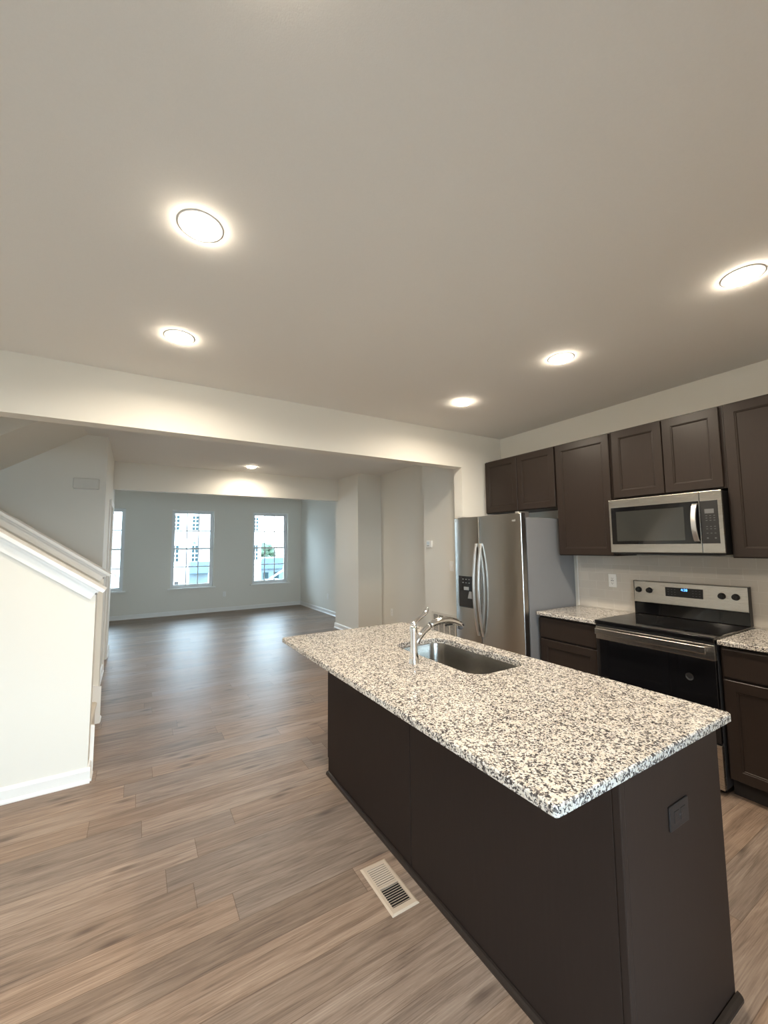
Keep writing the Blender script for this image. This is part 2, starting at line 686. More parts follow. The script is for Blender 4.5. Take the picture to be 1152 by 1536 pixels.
# stair wall block with closet door facing the hall
b = BM()
DY0, DY1, DH = 6.24, 6.80, 2.05
box(b, XL, -0.32, 5.44, DY0, 0, H)
box(b, XL, -0.32, DY1, 7.41, 0, H)
box(b, XL, -0.32, DY0, DY1, DH, H)
box(b, XL, -0.42, DY0, DY1, 0, DH)
struct('wall_stair', b, WALL)

# sloped soffit under the upper flight
SL = 0.669
b = BM()
pr = [(-0.513, H), (XL, H - SL * (-0.513 - XL)), (XL, H)]
loops(b, [[(x, 4.42, z) for x, z in pr], [(x, 5.44, z) for x, z in pr]])
struct('wall_stair_soffit', b, WALL)

# knee walls
KS = 0.71


def knee(name, y0, y1, xe, ztop):
    bb = BM()
    xa = -1.72
    p = [(xe, 0), (xe, ztop), (xa, ztop + KS * (xe - xa)), (XL, ztop + KS * (xe - xa)), (XL, 0)]
    loops(bb, [[(x, y0, z) for x, z in p], [(x, y1, z) for x, z in p]])
    return struct(name, bb, WALL)


def slab_along(bb, x0, z0, x1, y0, y1, t, ext=0.0):
    """a raked board whose top line starts at (x0,z0) and climbs to the left to x1, plumb... square cut"""
    L_ = math.hypot(1, KS)
    ux, uz = -1 / L_, KS / L_
    nx, nz = -KS / L_, -1 / L_
    run = (x0 - x1) * L_
    p = [(x0, z0), (x0 + ux * run, z0 + uz * run), (x0 + ux * run + nx * t, z0 + uz * run + nz * t), (x0 + nx * t, z0 + nz * t)]
    loops(bb, [[(x, y0, z) for x, z in p], [(x, y1, z) for x, z in p]])


def rail_cap(name, y0, y1, xe, ze):
    bb = BM()
    slab_along(bb, xe, ze, -1.70, y0 - 0.038, y1 + 0.038, 0.022)
    L_ = math.hypot(1, KS)
    nx, nz = -KS / L_, -1 / L_
    # bed moulding and apron either side
    for s, ya in ((-1, y0), (1, y1)):
        slab_along(bb, xe - 0.02 + nx * 0.022, ze - 0.02 * -KS + nz * 0.022, -1.70, ya, ya + s * 0.024, 0.018)
        slab_along(bb, xe - 0.028 + nx * 0.040, ze + 0.028 * KS + nz * 0.040, -1.70, ya, ya + s * 0.012, 0.055)
    return struct(name, bb, TRIM)


knee('wall_stair_knee', 3.362, 3.478, -0.226, 1.195)
knee('wall_stair_divider', 4.42, 4.54, -0.245, 1.235)
rail_cap('trim_1', 3.362, 3.478, -0.172, 1.226)
rail_cap('trim_2', 4.42, 4.54, -0.190, 1.272)
# stair skirt boards: raked boards with a plumb lower end
for nm, y0, y1, xe in (('trim_3', 3.478, 3.498, -0.205), ('trim_4', 4.398, 4.42, -0.225)):
    bb = BM()
    x1 = -1.72
    p = [(xe, 0.0), (xe, 0.305), (xe - 0.10, 0.335), (x1, 0.335 + KS * (xe - 0.10 - x1)), (x1, KS * (xe - 0.3 - x1)), (xe - 0.3, 0)]
    loops(bb, [[(x, y0, z) for x, z in p], [(x, y1, z) for x, z in p]])
    struct(nm, bb, TRIM)

# backsplash
b = BM()
box(b, 3.655, 3.668, 0.30, 2.412, 0.9145, 1.402)
struct('wall_backsplash', b, TILE)
b = BM()
box(b, 3.652, 3.668, 2.412, 2.420, 0.9145, 1.402, 0.002)
struct('trim_5', b, WHTPL)

# baseboards
def base_seg(bb, p, q, nrm, h=0.092):
    """p->q on the floor along the wall face, nrm = direction into the room"""
    p = Vector((*p, 0)); q = Vector((*q, 0)); n = Vector((*nrm, 0))
    pr_ = [(0, 0), (0.024, 0), (0.024, 0.010), (0.016, 0.022), (0.014, 0.022), (0.014, h - 0.018), (0.008, h - 0.004), (0.004, h), (0, h)]
    loops(bb, [[p + n * d + Vector((0, 0, z)) for d, z in pr_], [q + n * d + Vector((0, 0, z)) for d, z in pr_]])


b = BM(); base_seg(b, (XL, YF), (3.70, YF), (0, -1)); struct('baseboard_front', b, TRIM)
b = BM()
base_seg(b, (3.70, 7.05), (3.70, YF), (-1, 0))
base_seg(b, (3.205 - 0.0, 7.05), (3.70, 7.05), (0, 1))
base_seg(b, (3.205, 6.131 - 0.024), (3.205, 7.05 + 0.024), (-1, 0))
base_seg(b, (3.205, 6.131), (3.662, 6.131), (0, -1))
base_seg(b, (3.662, 4.315), (3.662, 6.131), (-1, 0))
base_seg(b, (3.24, 4.315), (3.662, 4.315), (0, 1))
base_seg(b, (3.24, 3.478), (3.24, 4.315 + 0.024), (-1, 0))
struct('baseboard_right', b, TRIM)
b = BM()
base_seg(b, (XL, 3.362), (-0.226 + 0.016, 3.362), (0, -1))
base_seg(b, (-0.226, 3.3625), (-0.226, 3.478), (1, 0))
struct('baseboard_knee', b, TRIM)
b = BM()
base_seg(b, (-0.245, 4.42), (-0.245, 4.54), (1, 0))
struct('baseboard_divider', b, TRIM)
b = BM()
base_seg(b, (-0.32, 5.44), (-0.32, DY0 - 0.06), (1, 0))
base_seg(b, (-0.32, DY1 + 0.06), (-0.32, 7.41), (1, 0))
struct('baseboard_stair', b, TRIM)

# closet door in the stair wall
b = BM()
cw, ct = 0.062, 0.018
dr = obj('door_1', BM(), TRIM, kind='structure')
b = BM()
box(b, -0.32, -0.32 + ct, DY0 - cw, DY0, 0, DH, 0.004)
box(b, -0.32, -0.32 + ct, DY1, DY1 + cw, 0, DH, 0.004)
box(b, -0.32, -0.32 + ct + 0.008, DY0 - cw - 0.008, DY1 + cw + 0.008, DH, DH + 0.075, 0.005)
obj('door_casing', b, TRIM, dr)
b = BM()
box(b, -0.40, -0.365, DY0 + 0.003, DY1 - 0.003, 0.01, DH - 0.003)
for z0, z1 in ((0.2, 0.95), (1.1, 1.9)):
    box(b, -0.368, -0.358, DY0 + 0.1, DY1 - 0.1, z0, z1, 0.006)
obj('door_slab', b, TRIM, dr)

# windows
def window(i, x0, x1):
    root = obj('window_%d' % i, BM(), VINYL, kind='structure')
    ya, yb = 10.42, 10.50
    b = BM()
    fw = 0.035
    box(b, x0, x0 + fw, ya, yb, WZ0, WZ1); box(b, x1 - fw, x1, ya, yb, WZ0, WZ1)
    box(b, x0 + fw, x1 - fw, ya, yb, WZ1 - fw, WZ1); box(b, x0 + fw, x1 - fw, ya, yb, WZ0, WZ0 + fw)
    obj('window_frame', b, VINYL, root)
    zm = (WZ0 + WZ1) / 2
    for nm, z0, z1, y0, y1 in (('lower_sash', WZ0 + fw, zm + 0.02, 10.425, 10.452), ('upper_sash', zm - 0.02, WZ1 - fw, 10.458, 10.485)):
        b = BM()
        sw = 0.036
        xa, xb = x0 + fw, x1 - fw
        box(b, xa, xa + sw, y0, y1, z0, z1); box(b, xb - sw, xb, y0, y1, z0, z1)
        box(b, xa + sw, xb - sw, y0, y1, z1 - sw, z1); box(b, xa + sw, xb - sw, y0, y1, z0, z0 + sw)
        s = obj(nm, b, VINYL, root)
        b = BM()
        yc = (y0 + y1) / 2
        for k in (1, 2):
            xx = xa + sw + (xb - xa - 2 * sw) * k / 3
            box(b, xx - 0.012, xx + 0.012, yc - 0.010, yc - 0.002, z0 + sw, z1 - sw)
        zz = (z0 + z1) / 2
        box(b, xa + sw, xb - sw, yc - 0.0105, yc - 0.002, zz - 0.012, zz + 0.012)
        obj('muntin', b, VINYL, s)
        b = BM()
        box(b, xa + sw, xb - sw, yc, yc + 0.004, z0 + sw, z1 - sw)
        obj('pane', b, PANE, s)
    b = BM()
    box(b, x0 - 0.055, x1 + 0.055, YF - 0.05, YF, WZ0 - 0.028, WZ0 + 0.002, 0.004)
    box(b, x0 + 0.001, x1 - 0.001, YF, ya, WZ0 - 0.001, WZ0 + 0.002)
    obj('window_sill', b, TRIM, root)
    portal('window_daylight_portal', ((x0 + x1) / 2, 10.55, (WZ0 + WZ1) / 2), (-math.pi / 2, 0, 0), x1 - x0, WZ1 - WZ0)


for i, (x0, x1) in enumerate(WIN):
    window(i + 1, x0, x1)

# sliding glass door behind the camera
root = obj('door_2', BM(), VINYL, kind='structure')
b = BM()
for x0, x1, y in ((DX0, (DX0 + DX1) / 2 + 0.03, -1.50), ((DX0 + DX1) / 2 - 0.03, DX1, -1.45)):
    box(b, x0, x0 + 0.07, y, y + 0.035, 0.02, DZ); box(b, x1 - 0.07, x1, y, y + 0.035, 0.02, DZ)
    box(b, x0 + 0.07, x1 - 0.07, y, y + 0.035, 0.02, 0.12); box(b, x0 + 0.07, x1 - 0.07, y, y + 0.035, DZ - 0.08, DZ)
obj('door_frame', b, VINYL, root)
b = BM()
for x0, x1, y in ((DX0 + 0.07, (DX0 + DX1) / 2 - 0.04, -1.485), ((DX0 + DX1) / 2 + 0.04, DX1 - 0.07, -1.435)):
    box(b, x0, x1, y, y + 0.005, 0.12, DZ - 0.08)
obj('door_glazing', b, PANE, root)
portal('door_daylight_portal', ((DX0 + DX1) / 2, -1.57, DZ / 2), (math.pi / 2, 0, 0), DX1 - DX0, DZ)

# carpeted stairs between the knee walls
b = BM()
RUN, RISE, x0s = 0.262, 0.188, -0.262
for k in range(7):
    xr = x0s - k * RUN
    z = RISE * (k + 1)
    prf = []
    for a in range(7):
        t = math.pi / 2 * a / 6
        prf.append((xr + 0.012 - 0.02 + 0.02 * math.sin(t) * 1.0, z - 0.02 + 0.02 * math.cos(t)))
    prf = [(xr - RUN - 0.02, z)] + prf + [(xr, z - 0.045), (xr, z - RISE if k else 0.0), (xr - RUN - 0.02, z - RISE if k else 0.0)]
    loops(b, [[(x, 3.50, zz) for x, zz in prf], [(x, 4.396, zz) for x, zz in prf]])
st = obj('staircase', b, CARPET, loc=(x0s, 3.95, 0))
tag(st, 'beige staircase rising behind the sloped white knee wall', 'stairs')

# ------------------------------------------------------------------ cabinets
def rect(x, y0, y1, z0, z1):
    return [(x, y0, z0), (x, y1, z0), (x, y1, z1), (x, y0, z1)]


def shaker(bm, xf, y0, y1, z0, z1, th=0.02, fw=0.058, sgn=-1):
    """framed door facing -x (sgn -1) with its front at xf"""
    s = -sgn
    R = [rect(xf + s * th, y0, y1, z0, z1), rect(xf + s * 0.003, y0, y1, z0, z1)]
    for dx, ins in ((0.0, 0.003), (0.0, fw), (0.003, fw + 0.002), (0.004, fw + 0.008), (0.009, fw + 0.011), (0.009, fw + 0.02)):
        R.append(rect(xf + s * dx, y0 + ins, y1 - ins, z0 + ins, z1 - ins))
    loops(bm, R)


def slab_front(bm, xf, y0, y1, z0, z1, th=0.02, sgn=-1):
    s = -sgn
    loops(bm, [rect(xf + s * th, y0, y1, z0, z1), rect(xf + s * 0.006, y0, y1, z0, z1), rect(xf + s * 0.0015, y0 + 0.003, y1 - 0.003, z0 + 0.003, z1 - 0.003), rect(xf, y0 + 0.008, y1 - 0.008, z0 + 0.008, z1 - 0.008)])


UX = 3.343
UZT = 2.434


def wall_cab(y0, y1, z0, doors, label):
    t = thing('wall_cabinet', label, 'cabinet', (3.5, (y0 + y1) / 2, z0))
    b = BM()
    box(b, UX + 0.0215, 3.668, y0, y1, z0, UZT)
    obj('body', b, ESP, t)
    for a, c in doors:
        b = BM()
        shaker(b, UX, a, c, z0 + 0.006, UZT - 0.010)
        obj('door', b, ESP, t)
    return t


wall_cab(2.392, 3.296, 1.849, [(2.402, 2.840), (2.846, 3.288)], 'short dark brown two-door wall cabinet above the refrigerator')
wall_cab(1.866, 2.391, 1.401, [(1.878, 2.381)], 'tall dark brown single-door wall cabinet between refrigerator cabinet and microwave')
wall_cab(1.106, 1.865, 1.868, [(1.120, 1.471), (1.477, 1.852)], 'short dark brown two-door wall cabinet directly above the microwave')
wall_cab(0.55, 1.105, 1.401, [(0.562, 1.094)], 'tall dark brown wall cabinet at the photo edge beside the microwave')

BX = 3.056
CT, CTB = 0.914, 0.884


def base_cab(y0, y1, label):
    t = thing('base_cabinet', label, 'cabinet', (3.35, (y0 + y1) / 2, 0))
    b = BM()
    box(b, BX + 0.0215, 3.66, y0, y1, 0.10, CTB - 0.001)
    obj('body', b, ESP, t)
    b = BM()
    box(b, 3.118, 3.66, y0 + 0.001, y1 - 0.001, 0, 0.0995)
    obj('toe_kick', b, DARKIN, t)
    b = BM()
    slab_front(b, BX, y0 + 0.010, y1 - 0.010, 0.695, CTB - 0.018)
    obj('drawer_front', b, ESP, t)
    b = BM()
    shaker(b, BX, y0 + 0.010, y1 - 0.010, 0.108, 0.682)
    obj('door', b, ESP, t)
    return t


base_cab(1.880, 2.416, 'dark brown base cabinet between the refrigerator and the range')
base_cab(0.60, 1.111, 'dark brown base cabinet on the photo-edge side of the range')


def rrect(cx0, cx1, cy0, cy1, r, n=7):
    pts = []
    for (cx, cy, a0) in ((cx1 - r, cy1 - r, 0), (cx0 + r, cy1 - r, 90), (cx0 + r, cy0 + r, 180), (cx1 - r, cy0 + r, 270)):
        for k in range(n):
            a = math.radians(a0 + 90 * k / (n - 1))
            pts.append((cx + r * math.cos(a), cy + r * math.sin(a)))
    return pts


def counter_slab(bm, x0, x1, y0, y1, r, hole=None):
    e = 0.004

    def ring(ins, z, base=(x0, x1, y0, y1, r)):
        return [(p[0], p[1], z) for p in rrect(base[0] + ins, base[1] - ins, base[2] + ins, base[3] - ins, max(0.001, base[4] - ins))]
    R = loops(bm, [ring(e, CTB), ring(0, CTB + e), ring(0, CT - e), ring(e, CT)], cap0=False, cap1=False)
    bot, top = R[0], R[-1]
    if hole:
        hb = (hole[0], hole[1], hole[2], hole[3], hole[4])
        RR = loops(bm, [ring(0, CTB, hb), ring(0, CT - 0.003, hb), ring(-0.003, CT, hb)], cap0=False, cap1=False)
        for A, B_ in ((bot, RR[0]), (top, RR[-1])):
            edges = []
            for loop in (A, B_):
                for i in range(len(loop)):
                    ed = bm.edges.get((loop[i], loop[(i + 1) % len(loop)]))
                    edges.append(ed)
            bmesh.ops.triangle_fill(bm, use_beauty=True, use_dissolve=False, edges=edges)
    else:
        bm.faces.new(top)
        bm.faces.new(list(reversed(bot)))


b = BM(); counter_slab(b, 3.034, 3.654, 1.878, 2.420, 0.005)
tag(obj('countertop', b, GRAN, loc=(3.35, 2.15, CTB)), 'small granite countertop between the refrigerator and the range', 'countertop')
b = BM(); counter_slab(b, 3.034, 3.654, 0.58, 1.112, 0.005)
tag(obj('countertop', b, GRAN, loc=(3.35, 0.85, CTB)), 'granite countertop at the photo edge beside the range', 'countertop')

# ------------------------------------------------------------------ island
IX0, IX1, IY0, IY1 = 1.140, 1.748, 0.662, 2.622
t = thing('kitchen_island', 'dark brown kitchen island base with flat back panels', 'island', (1.44, 1.65, 0))
b = BM()
box(b, IX0 + 0.012, IX1 - 0.022, IY0 + 0.012, IY1 - 0.004, 0.10, 0.878)
box(b, IX0 + 0.012, IX1 - 0.085, IY0 + 0.012, IY1 - 0.03, 0.0, 0.10)
# open the carcass for the sink: keep walls only where the bowl does not go
bmesh.ops.delete(b, geom=b.verts[:], context='VERTS')
for z0, z1, ya in ((0.10, 0.883, IY1 - 0.004), (0.0, 0.10, IY1 - 0.03)):
    box(b, IX0 + 0.012, IX0 + 0.03, IY0 + 0.012, ya, z0, z1)
    xr = IX1 - 0.022 if z0 > 0 else IX1 - 0.085
    box(b, xr - 0.018, xr, IY0 + 0.012, ya, z0, z1)
    box(b, IX0 + 0.03, xr - 0.018, IY0 + 0.012, IY0 + 0.03, z0, z1)
    box(b, IX0 + 0.03, xr - 0.018, ya - 0.018, ya, z0, z1)
box(b, IX0 + 0.03, IX1 - 0.04, IY0 + 0.03, IY1 - 0.022, 0.10, 0.118)
obj('body', b, ESPM, t)
b = BM(); box(b, IX0, IX0 + 0.012, IY0 + 0.024, 1.6605, 0.004, 0.883, 0.0015); obj('back_panel', b, ESPM, t)
b = BM(); box(b, IX0, IX0 + 0.012, 1.6655, IY1, 0.004, 0.883, 0.0015); obj('back_panel', b, ESPM, t)
b = BM()
box(b, IX0 + 0.003, IX1 - 0.022, IY1, IY1 + 0.018, 0.095, 0.883, 0.001)
obj('far_end_panel', b, ESPM, t)
b = BM()
box(b, IX0 + 0.022, IX1, IY0, IY0 + 0.012, 0.004, 0.883, 0.0015)
obj('end_panel', b, ESPM, t)
b = BM()
box(b, IX0 - 0.001, IX0 + 0.022, IY0 - 0.001, IY0 + 0.024, 0.004, 0.883, 0.004)
obj('corner_post', b, ESPM, t)
b = BM()
def shoe(bb, p, q, n):
    p = Vector((*p, 0)); q = Vector((*q, 0)); n = Vector((*n, 0))
    pr_ = [(0, 0), (0.017, 0), (0.017, 0.008), (0.014, 0.015), (0.008, 0.020), (0, 0.022)]
    loops(bb, [[p + n * d + Vector((0, 0, z)) for d, z in pr_], [q + n * d + Vector((0, 0, z)) for d, z in pr_]])
shoe(b, (IX0 - 0.003, IY0 - 0.018), (IX0 - 0.003, IY1 - 0.006), (-1, 0))
shoe(b, (IX0 - 0.018, IY0 - 0.003), (IX1 + 0.006, IY0 - 0.003), (0, -1))
obj('shoe_moulding', b, ESP, t)
# working side: doors and drawer fronts towards the range
yy = [IY0 + 0.02, 1.30, 1.96, IY1 - 0.012]
for a, c in zip(yy[:-1], yy[1:]):
    b = BM(); shaker(b, IX1 - 0.0005, a + 0.004, c - 0.004, 0.108, 0.682, sgn=1); obj('door', b, ESP, t)
    b = BM(); slab_front(b, IX1 - 0.0005, a + 0.004, c - 0.004, 0.695, 0.868, sgn=1); obj('drawer_front', b, ESP, t)

SHX = (1.325, 1.685, 1.395, 2.105, 0.085)
b = BM(); counter_slab(b, 0.8275, 1.787, 0.6263, 2.663, 0.014, SHX)
tag(obj('countertop', b, GRAN, loc=(1.3, 1.65, CTB)), 'large speckled granite island countertop with a sink cut-out', 'countertop')

# undermount sink
t = thing('sink', 'stainless steel undermount sink set in the island countertop', 'sink', (1.5, 1.75, 0.68))
b = BM()
def sr(ins, z, r):
    return [(p[0], p[1], z) for p in rrect(SHX[0] + ins, SHX[1] - ins, SHX[2] + ins, SHX[3] - ins, r)]
loops(b, [sr(-0.016, CTB - 0.0005, 0.095), sr(-0.004, CTB - 0.0005, 0.088), sr(-0.003, CTB - 0.004, 0.087), sr(0.004, 0.74, 0.082), sr(0.010, 0.708, 0.08), sr(0.028, 0.692, 0.07), sr(0.06, 0.688, 0.05), sr(0.14, 0.684, 0.03)], cap0=False, smooth=True)
obj('basin', b, SINKM, t)
b = BM()
lathe(b, (1.505, 1.75, 0.684), [(0.045, 0.0002), (0.045, 0.003), (0.036, 0.004), (0.030, 0.001)])
obj('drain', b, CHROME, t)

# faucet
FX, FY = 1.209, 1.714
t = thing('faucet', 'polished chrome pull-out kitchen faucet with top lever beside the sink', 'faucet', (FX, FY, CT))
b = BM()
lathe(b, (FX, FY, CT), [(0.0265, 0.0002), (0.0265, 0.004), (0.0245, 0.008), (0.0245, 0.020), (0.0225, 0.024), (0.0235, 0.030), (0.0195, 0.060), (0.0185, 0.09), (0.0190, 0.155), (0.0200, 0.168), (0.0185, 0.176), (0.0150, 0.184), (0.008, 0.188)])
obj('body', b, CHROME, t)


def bez(p0, p1, p2, p3, n):
    p0, p1, p2, p3 = map(Vector, (p0, p1, p2, p3))
    out = []
    for i in range(n + 1):
        s = i / n
        out.append(p0 * (1 - s) ** 3 + p1 * 3 * s * (1 - s) ** 2 + p2 * 3 * s * s * (1 - s) + p3 * s ** 3)
    return out


sp = bez((FX + 0.008, FY, 0.995), (FX + 0.035, FY, 1.045), (FX + 0.065, FY, 1.068), (1.312, FY, 1.089), 10)
b = BM(); tube(b, sp, [0.012, 0.0125, 0.013, 0.0135, 0.014, 0.0145, 0.015, 0.0155, 0.016, 0.0165, 0.0165], n=18)
obj('spout', b, CHROME, t)
b = BM()
d = (sp[-1] - sp[-2]).normalized()
tube(b, [sp[-1] - d * 0.0005, sp[-1] + d * 0.003], [0.0150, 0.0150], n=18)
obj('spout_joint', b, BLKPL, t)
hd = bez(sp[-1] + d * 0.003, (1.36, FY, 1.113), (1.46, FY, 1.118), (1.535, FY, 1.066), 14)
rad = [0.0166, 0.0172, 0.0176, 0.018, 0.018, 0.018, 0.018, 0.018, 0.018, 0.018, 0.0178, 0.0175, 0.0172, 0.0168, 0.0140]
b = BM(); tube(b, hd, rad, n=18)
sprayh = obj('spray_head', b, CHROME, t)
b = BM()
lathe(b, (1.522, FY, 1.048), [(0.012, 0.0), (0.0145, 0.004), (0.0145, 0.016)])
obj('nozzle', b, DKGREY, sprayh)
b = BM()
box(b, 1.418, 1.462, FY - 0.006, FY + 0.006, 1.0755, 1.084, 0.002)
obj('spray_button', b, BLKPL, sprayh)
b = BM()
lv = bez((FX, FY, CT + 0.184), (FX + 0.012, FY - 0.001, CT + 0.215), (FX + 0.050, FY - 0.004, CT + 0.222), (FX + 0.076, FY - 0.006, CT + 0.246), 10)
lv += [lv[-1] + Vector((0.008, -0.001, 0.016)), lv[-1] + Vector((0.008, -0.001, 0.026))]
tube(b, lv, [0.0165, 0.0150, 0.0138, 0.0125, 0.0115, 0.0110, 0.0108, 0.0108, 0.0110, 0.0112, 0.0112, 0.0095, 0.005], n=16, flat=0.9)
obj('lever', b, CHROME, t)


# ------------------------------------------------------------------ outlets, switches
def outlet(name, label, c, face, m=WHTPL, slotm=DKGREY, horiz=False, kind='duplex', group=None, cat='outlet'):
    """face: unit vector the plate faces; c: centre on the wall"""
    t = thing(name, label, cat, c, group)
    f = Vector(face)
    s = Vector((0, 0, 1)).cross(f).normalized()
    up = Vector((0, 0, 1))
    if horiz:
        s, up = up, s
    C_ = Vector(c)

    def slab(bb, ds, du, ws, wu, d0, d1, bev=0.0015):
        b2 = BM()
        box(b2, -ws / 2, ws / 2, -wu / 2, wu / 2, d0, d1, bev)
        for v in b2.verts:
            x, y, z = v.co
            v.co = C_ + s * (x + ds) + up * (y + du) + f * z
        merge(bb, b2)
    b = BM(); slab(b, 0, 0, 0.071, 0.117, 0.0, 0.006, 0.0025); obj('plate', b, m, t)
    if kind == 'duplex':
        for du in (0.0195, -0.0195):
            b = BM(); slab(b, 0, du, 0.034, 0.029, 0.005, 0.0075, 0.001); r = obj('receptacle', b, m, t)
            b = BM()
            slab(b, -0.0065, du + 0.003, 0.0022, 0.008, 0.006, 0.0078, 0)
            slab(b, 0.0065, du + 0.003, 0.0022, 0.0065, 0.006, 0.0078, 0)
            slab(b, 0, du - 0.008, 0.0045, 0.0045, 0.006, 0.0078, 0)
            obj('slot_print', b, slotm, r)
        b = BM(); slab(b, 0, 0, 0.006, 0.006, 0.005, 0.0078, 0.001); obj('screw', b, SLVPR if m is WHTPL else DKGREY, t)
    elif kind == 'gfci':
        b = BM(); slab(b, 0, 0, 0.034, 0.067, 0.005, 0.0085, 0.001); r = obj('receptacle', b, m, t)
        for du in (0.021, -0.021):
            b = BM()
            slab(b, -0.0065, du, 0.0026, 0.009, 0.007, 0.0089, 0)
            slab(b, 0.0065, du, 0.0026, 0.007, 0.007, 0.0089, 0)
            slab(b, 0, du - 0.009, 0.005, 0.005, 0.007, 0.0089, 0)
            obj('slot_print', b, slotm, r)
        for dx in (-0.007, 0.007):
            b = BM(); slab(b, dx, 0, 0.011, 0.008, 0.007, 0.0095, 0.001); obj('button', b, GREYPR, r)
    else:
        b = BM(); slab(b, 0, 0, 0.024, 0.034, 0.005, 0.007, 0.001); r = obj('bezel', b, m, t)
        b = BM(); slab(b, 0, 0.004, 0.010, 0.018, 0.006, 0.016, 0.002); obj('toggle', b, m, t)
    return t


outlet('electrical_outlet', 'dark brown outlet set sideways in the island end panel', (1.4445, IY0, 0.679), (0, -1, 0), OUTD, BLKPL, horiz=True)
outlet('electrical_outlet', 'white safety outlet on the tiled backsplash beside the range', (3.655, 2.079, 1.1735), (-1, 0, 0), kind='gfci')
outlet('electrical_outlet', 'small white outlet low on the hallway recess wall behind the island', (3.662, 5.80, 0.400), (-1, 0, 0))
outlet('electrical_outlet', 'white outlet on the living room side wall beyond the header', (3.70, 8.546, 0.385), (-1, 0, 0))
outlet('electrical_outlet', 'white outlet between two windows on the far wall', (1.811, YF, 0.399), (0, -1, 0))
outlet('light_switch', 'white light switch partly hidden behind the refrigerator edge', (3.24, 3.775, 1.252), (-1, 0, 0), kind='switch', cat='light switch')

# thermostat
t = thing('thermostat', 'small white thermostat on the hallway wall above the return grille', 'thermostat', (3.24, 4.19, 1.52))
b = BM(); box(b, 3.216, 3.24, 4.137, 4.243, 1.475, 1.565, 0.006, 3); obj('housing', b, WHTPL, t)
b = BM(); box(b, 3.214, 3.217, 4.176, 4.232, 1.512, 1.552, 0.001); obj('screen', b, simple('thermostat_screen', (0.75, 0.84, 0.90), 0.15, noise=0.02), t)
b = BM(); box(b, 3.214, 3.217, 4.180, 4.228, 1.494, 1.504, 0.001); obj('button_strip', b, GREYPR, t)

# return air grille
t = thing('return_air_grille', 'white louvered return air grille low on the hallway wall', 'vent', (3.24, 3.95, 0.4))
gy0, gy1, gz0, gz1 = 3.60, 4.175, 0.10, 0.675
b = BM()
box(b, 3.230, 3.24, gy0, gy1, gz0, gz0 + 0.03, 0.002); box(b, 3.230, 3.24, gy0, gy1, gz1 - 0.03, gz1, 0.002)
box(b, 3.230, 3.24, gy0, gy0 + 0.03, gz0 + 0.03, gz1 - 0.03, 0.002); box(b, 3.230, 3.24, gy1 - 0.03, gy1, gz0 + 0.03, gz1 - 0.03, 0.002)
ncol = 5
cwid = (gy1 - gy0 - 0.06) / ncol
for k in range(1, ncol):
    yk = gy0 + 0.03 + cwid * k
    box(b, 3.231, 3.24, yk - 0.006, yk + 0.006, gz0 + 0.03, gz1 - 0.03)
obj('frame', b, GRILL, t)
b = BM(); box(b, 3.2375, 3.2395, gy0 + 0.03, gy1 - 0.03, gz0 + 0.03, gz1 - 0.03); obj('backing', b, VOID, t)
b = BM()
nl = 34
for k in range(nl):
    z = gz0 + 0.035 + (gz1 - gz0 - 0.07) * k / (nl - 1)
    p = [(3.2325, z - 0.0035), (3.2335, z - 0.0035), (3.2370, z + 0.0015), (3.2360, z + 0.0015)]
    loops(b, [[(x, gy0 + 0.03, zz) for x, zz in p], [(x, gy1 - 0.03, zz) for x, zz in p]])
obj('louver', b, GRILL, t)

# door chime
b = BM(); box(b, -0.612, -0.378, 5.392, 5.44, 2.150, 2.268, 0.012, 3)
ch = thing('doorbell_chime', 'white door chime box high on the stairwell wall', 'door chime', (-0.495, 5.44, 2.15))
obj('cover', b, simple('chime_cover', (0.70, 0.68, 0.63), 0.45, noise=0.01), ch)
b = BM(); box(b, -0.604, -0.386, 5.436, 5.44, 2.146, 2.151, 0.001); obj('base_plate', b, WHTPL, ch)

# floor register
t = thing('floor_register', 'beige metal floor vent register beside the island', 'vent', (1.005, 1.648, 0))
vx0, vx1, vy0, vy1 = 0.938, 1.071, 1.506, 1.791
b = BM()
mgx, mgy = 0.021, 0.030
def frame_ring(ins, z):
    return [(vx0 + ins, vy0 + ins, z), (vx1 - ins, vy0 + ins, z), (vx1 - ins, vy1 - ins, z), (vx0 + ins, vy1 - ins, z)]
def inner(z):
    return [(vx0 + mgx, vy0 + mgy, z), (vx1 - mgx, vy0 + mgy, z), (vx1 - mgx, vy1 - mgy, z), (vx0 + mgx, vy1 - mgy, z)]
loops(b, [frame_ring(0, 0.0002), frame_ring(0.0, 0.002), frame_ring(0.008, 0.006), inner(0.006), inner(0.0005)], cap0=False, cap1=False)
ym = (vy0 + vy1) / 2
box(b, vx0 + mgx, vx1 - mgx, ym - 0.005, ym + 0.005, 0.001, 0.006)
obj('frame', b, CREAMPL, t)
b = BM(); box(b, vx0 + mgx, vx1 - mgx, vy0 + mgy, vy1 - mgy, 0.0002, 0.0008); obj('backing', b, VOID, t)
for nm, ya, yb, tilt in (('louver_bank', ym + 0.006, vy1 - mgy - 0.001, 1), ('louver_bank', vy0 + mgy + 0.001, ym - 0.006, -1)):
    b = BM()
    n_ = 9
    for k in range(n_):
        yc = ya + (yb - ya) * (k + 0.5) / n_
        hw = 0.0030 if tilt < 0 else 0.0031
        p = [(yc - hw, 0.0030 if tilt > 0 else 0.0052), (yc - hw, 0.0040 if tilt > 0 else 0.0060), (yc + hw, 0.0060 if tilt > 0 else 0.0028), (yc + hw, 0.0050 if tilt > 0 else 0.0018)]
        loops(b, [[(vx0 + mgx, y, z) for y, z in p], [(vx1 - mgx, y, z) for y, z in p]])
    obj(nm, b, CREAMPL, t)

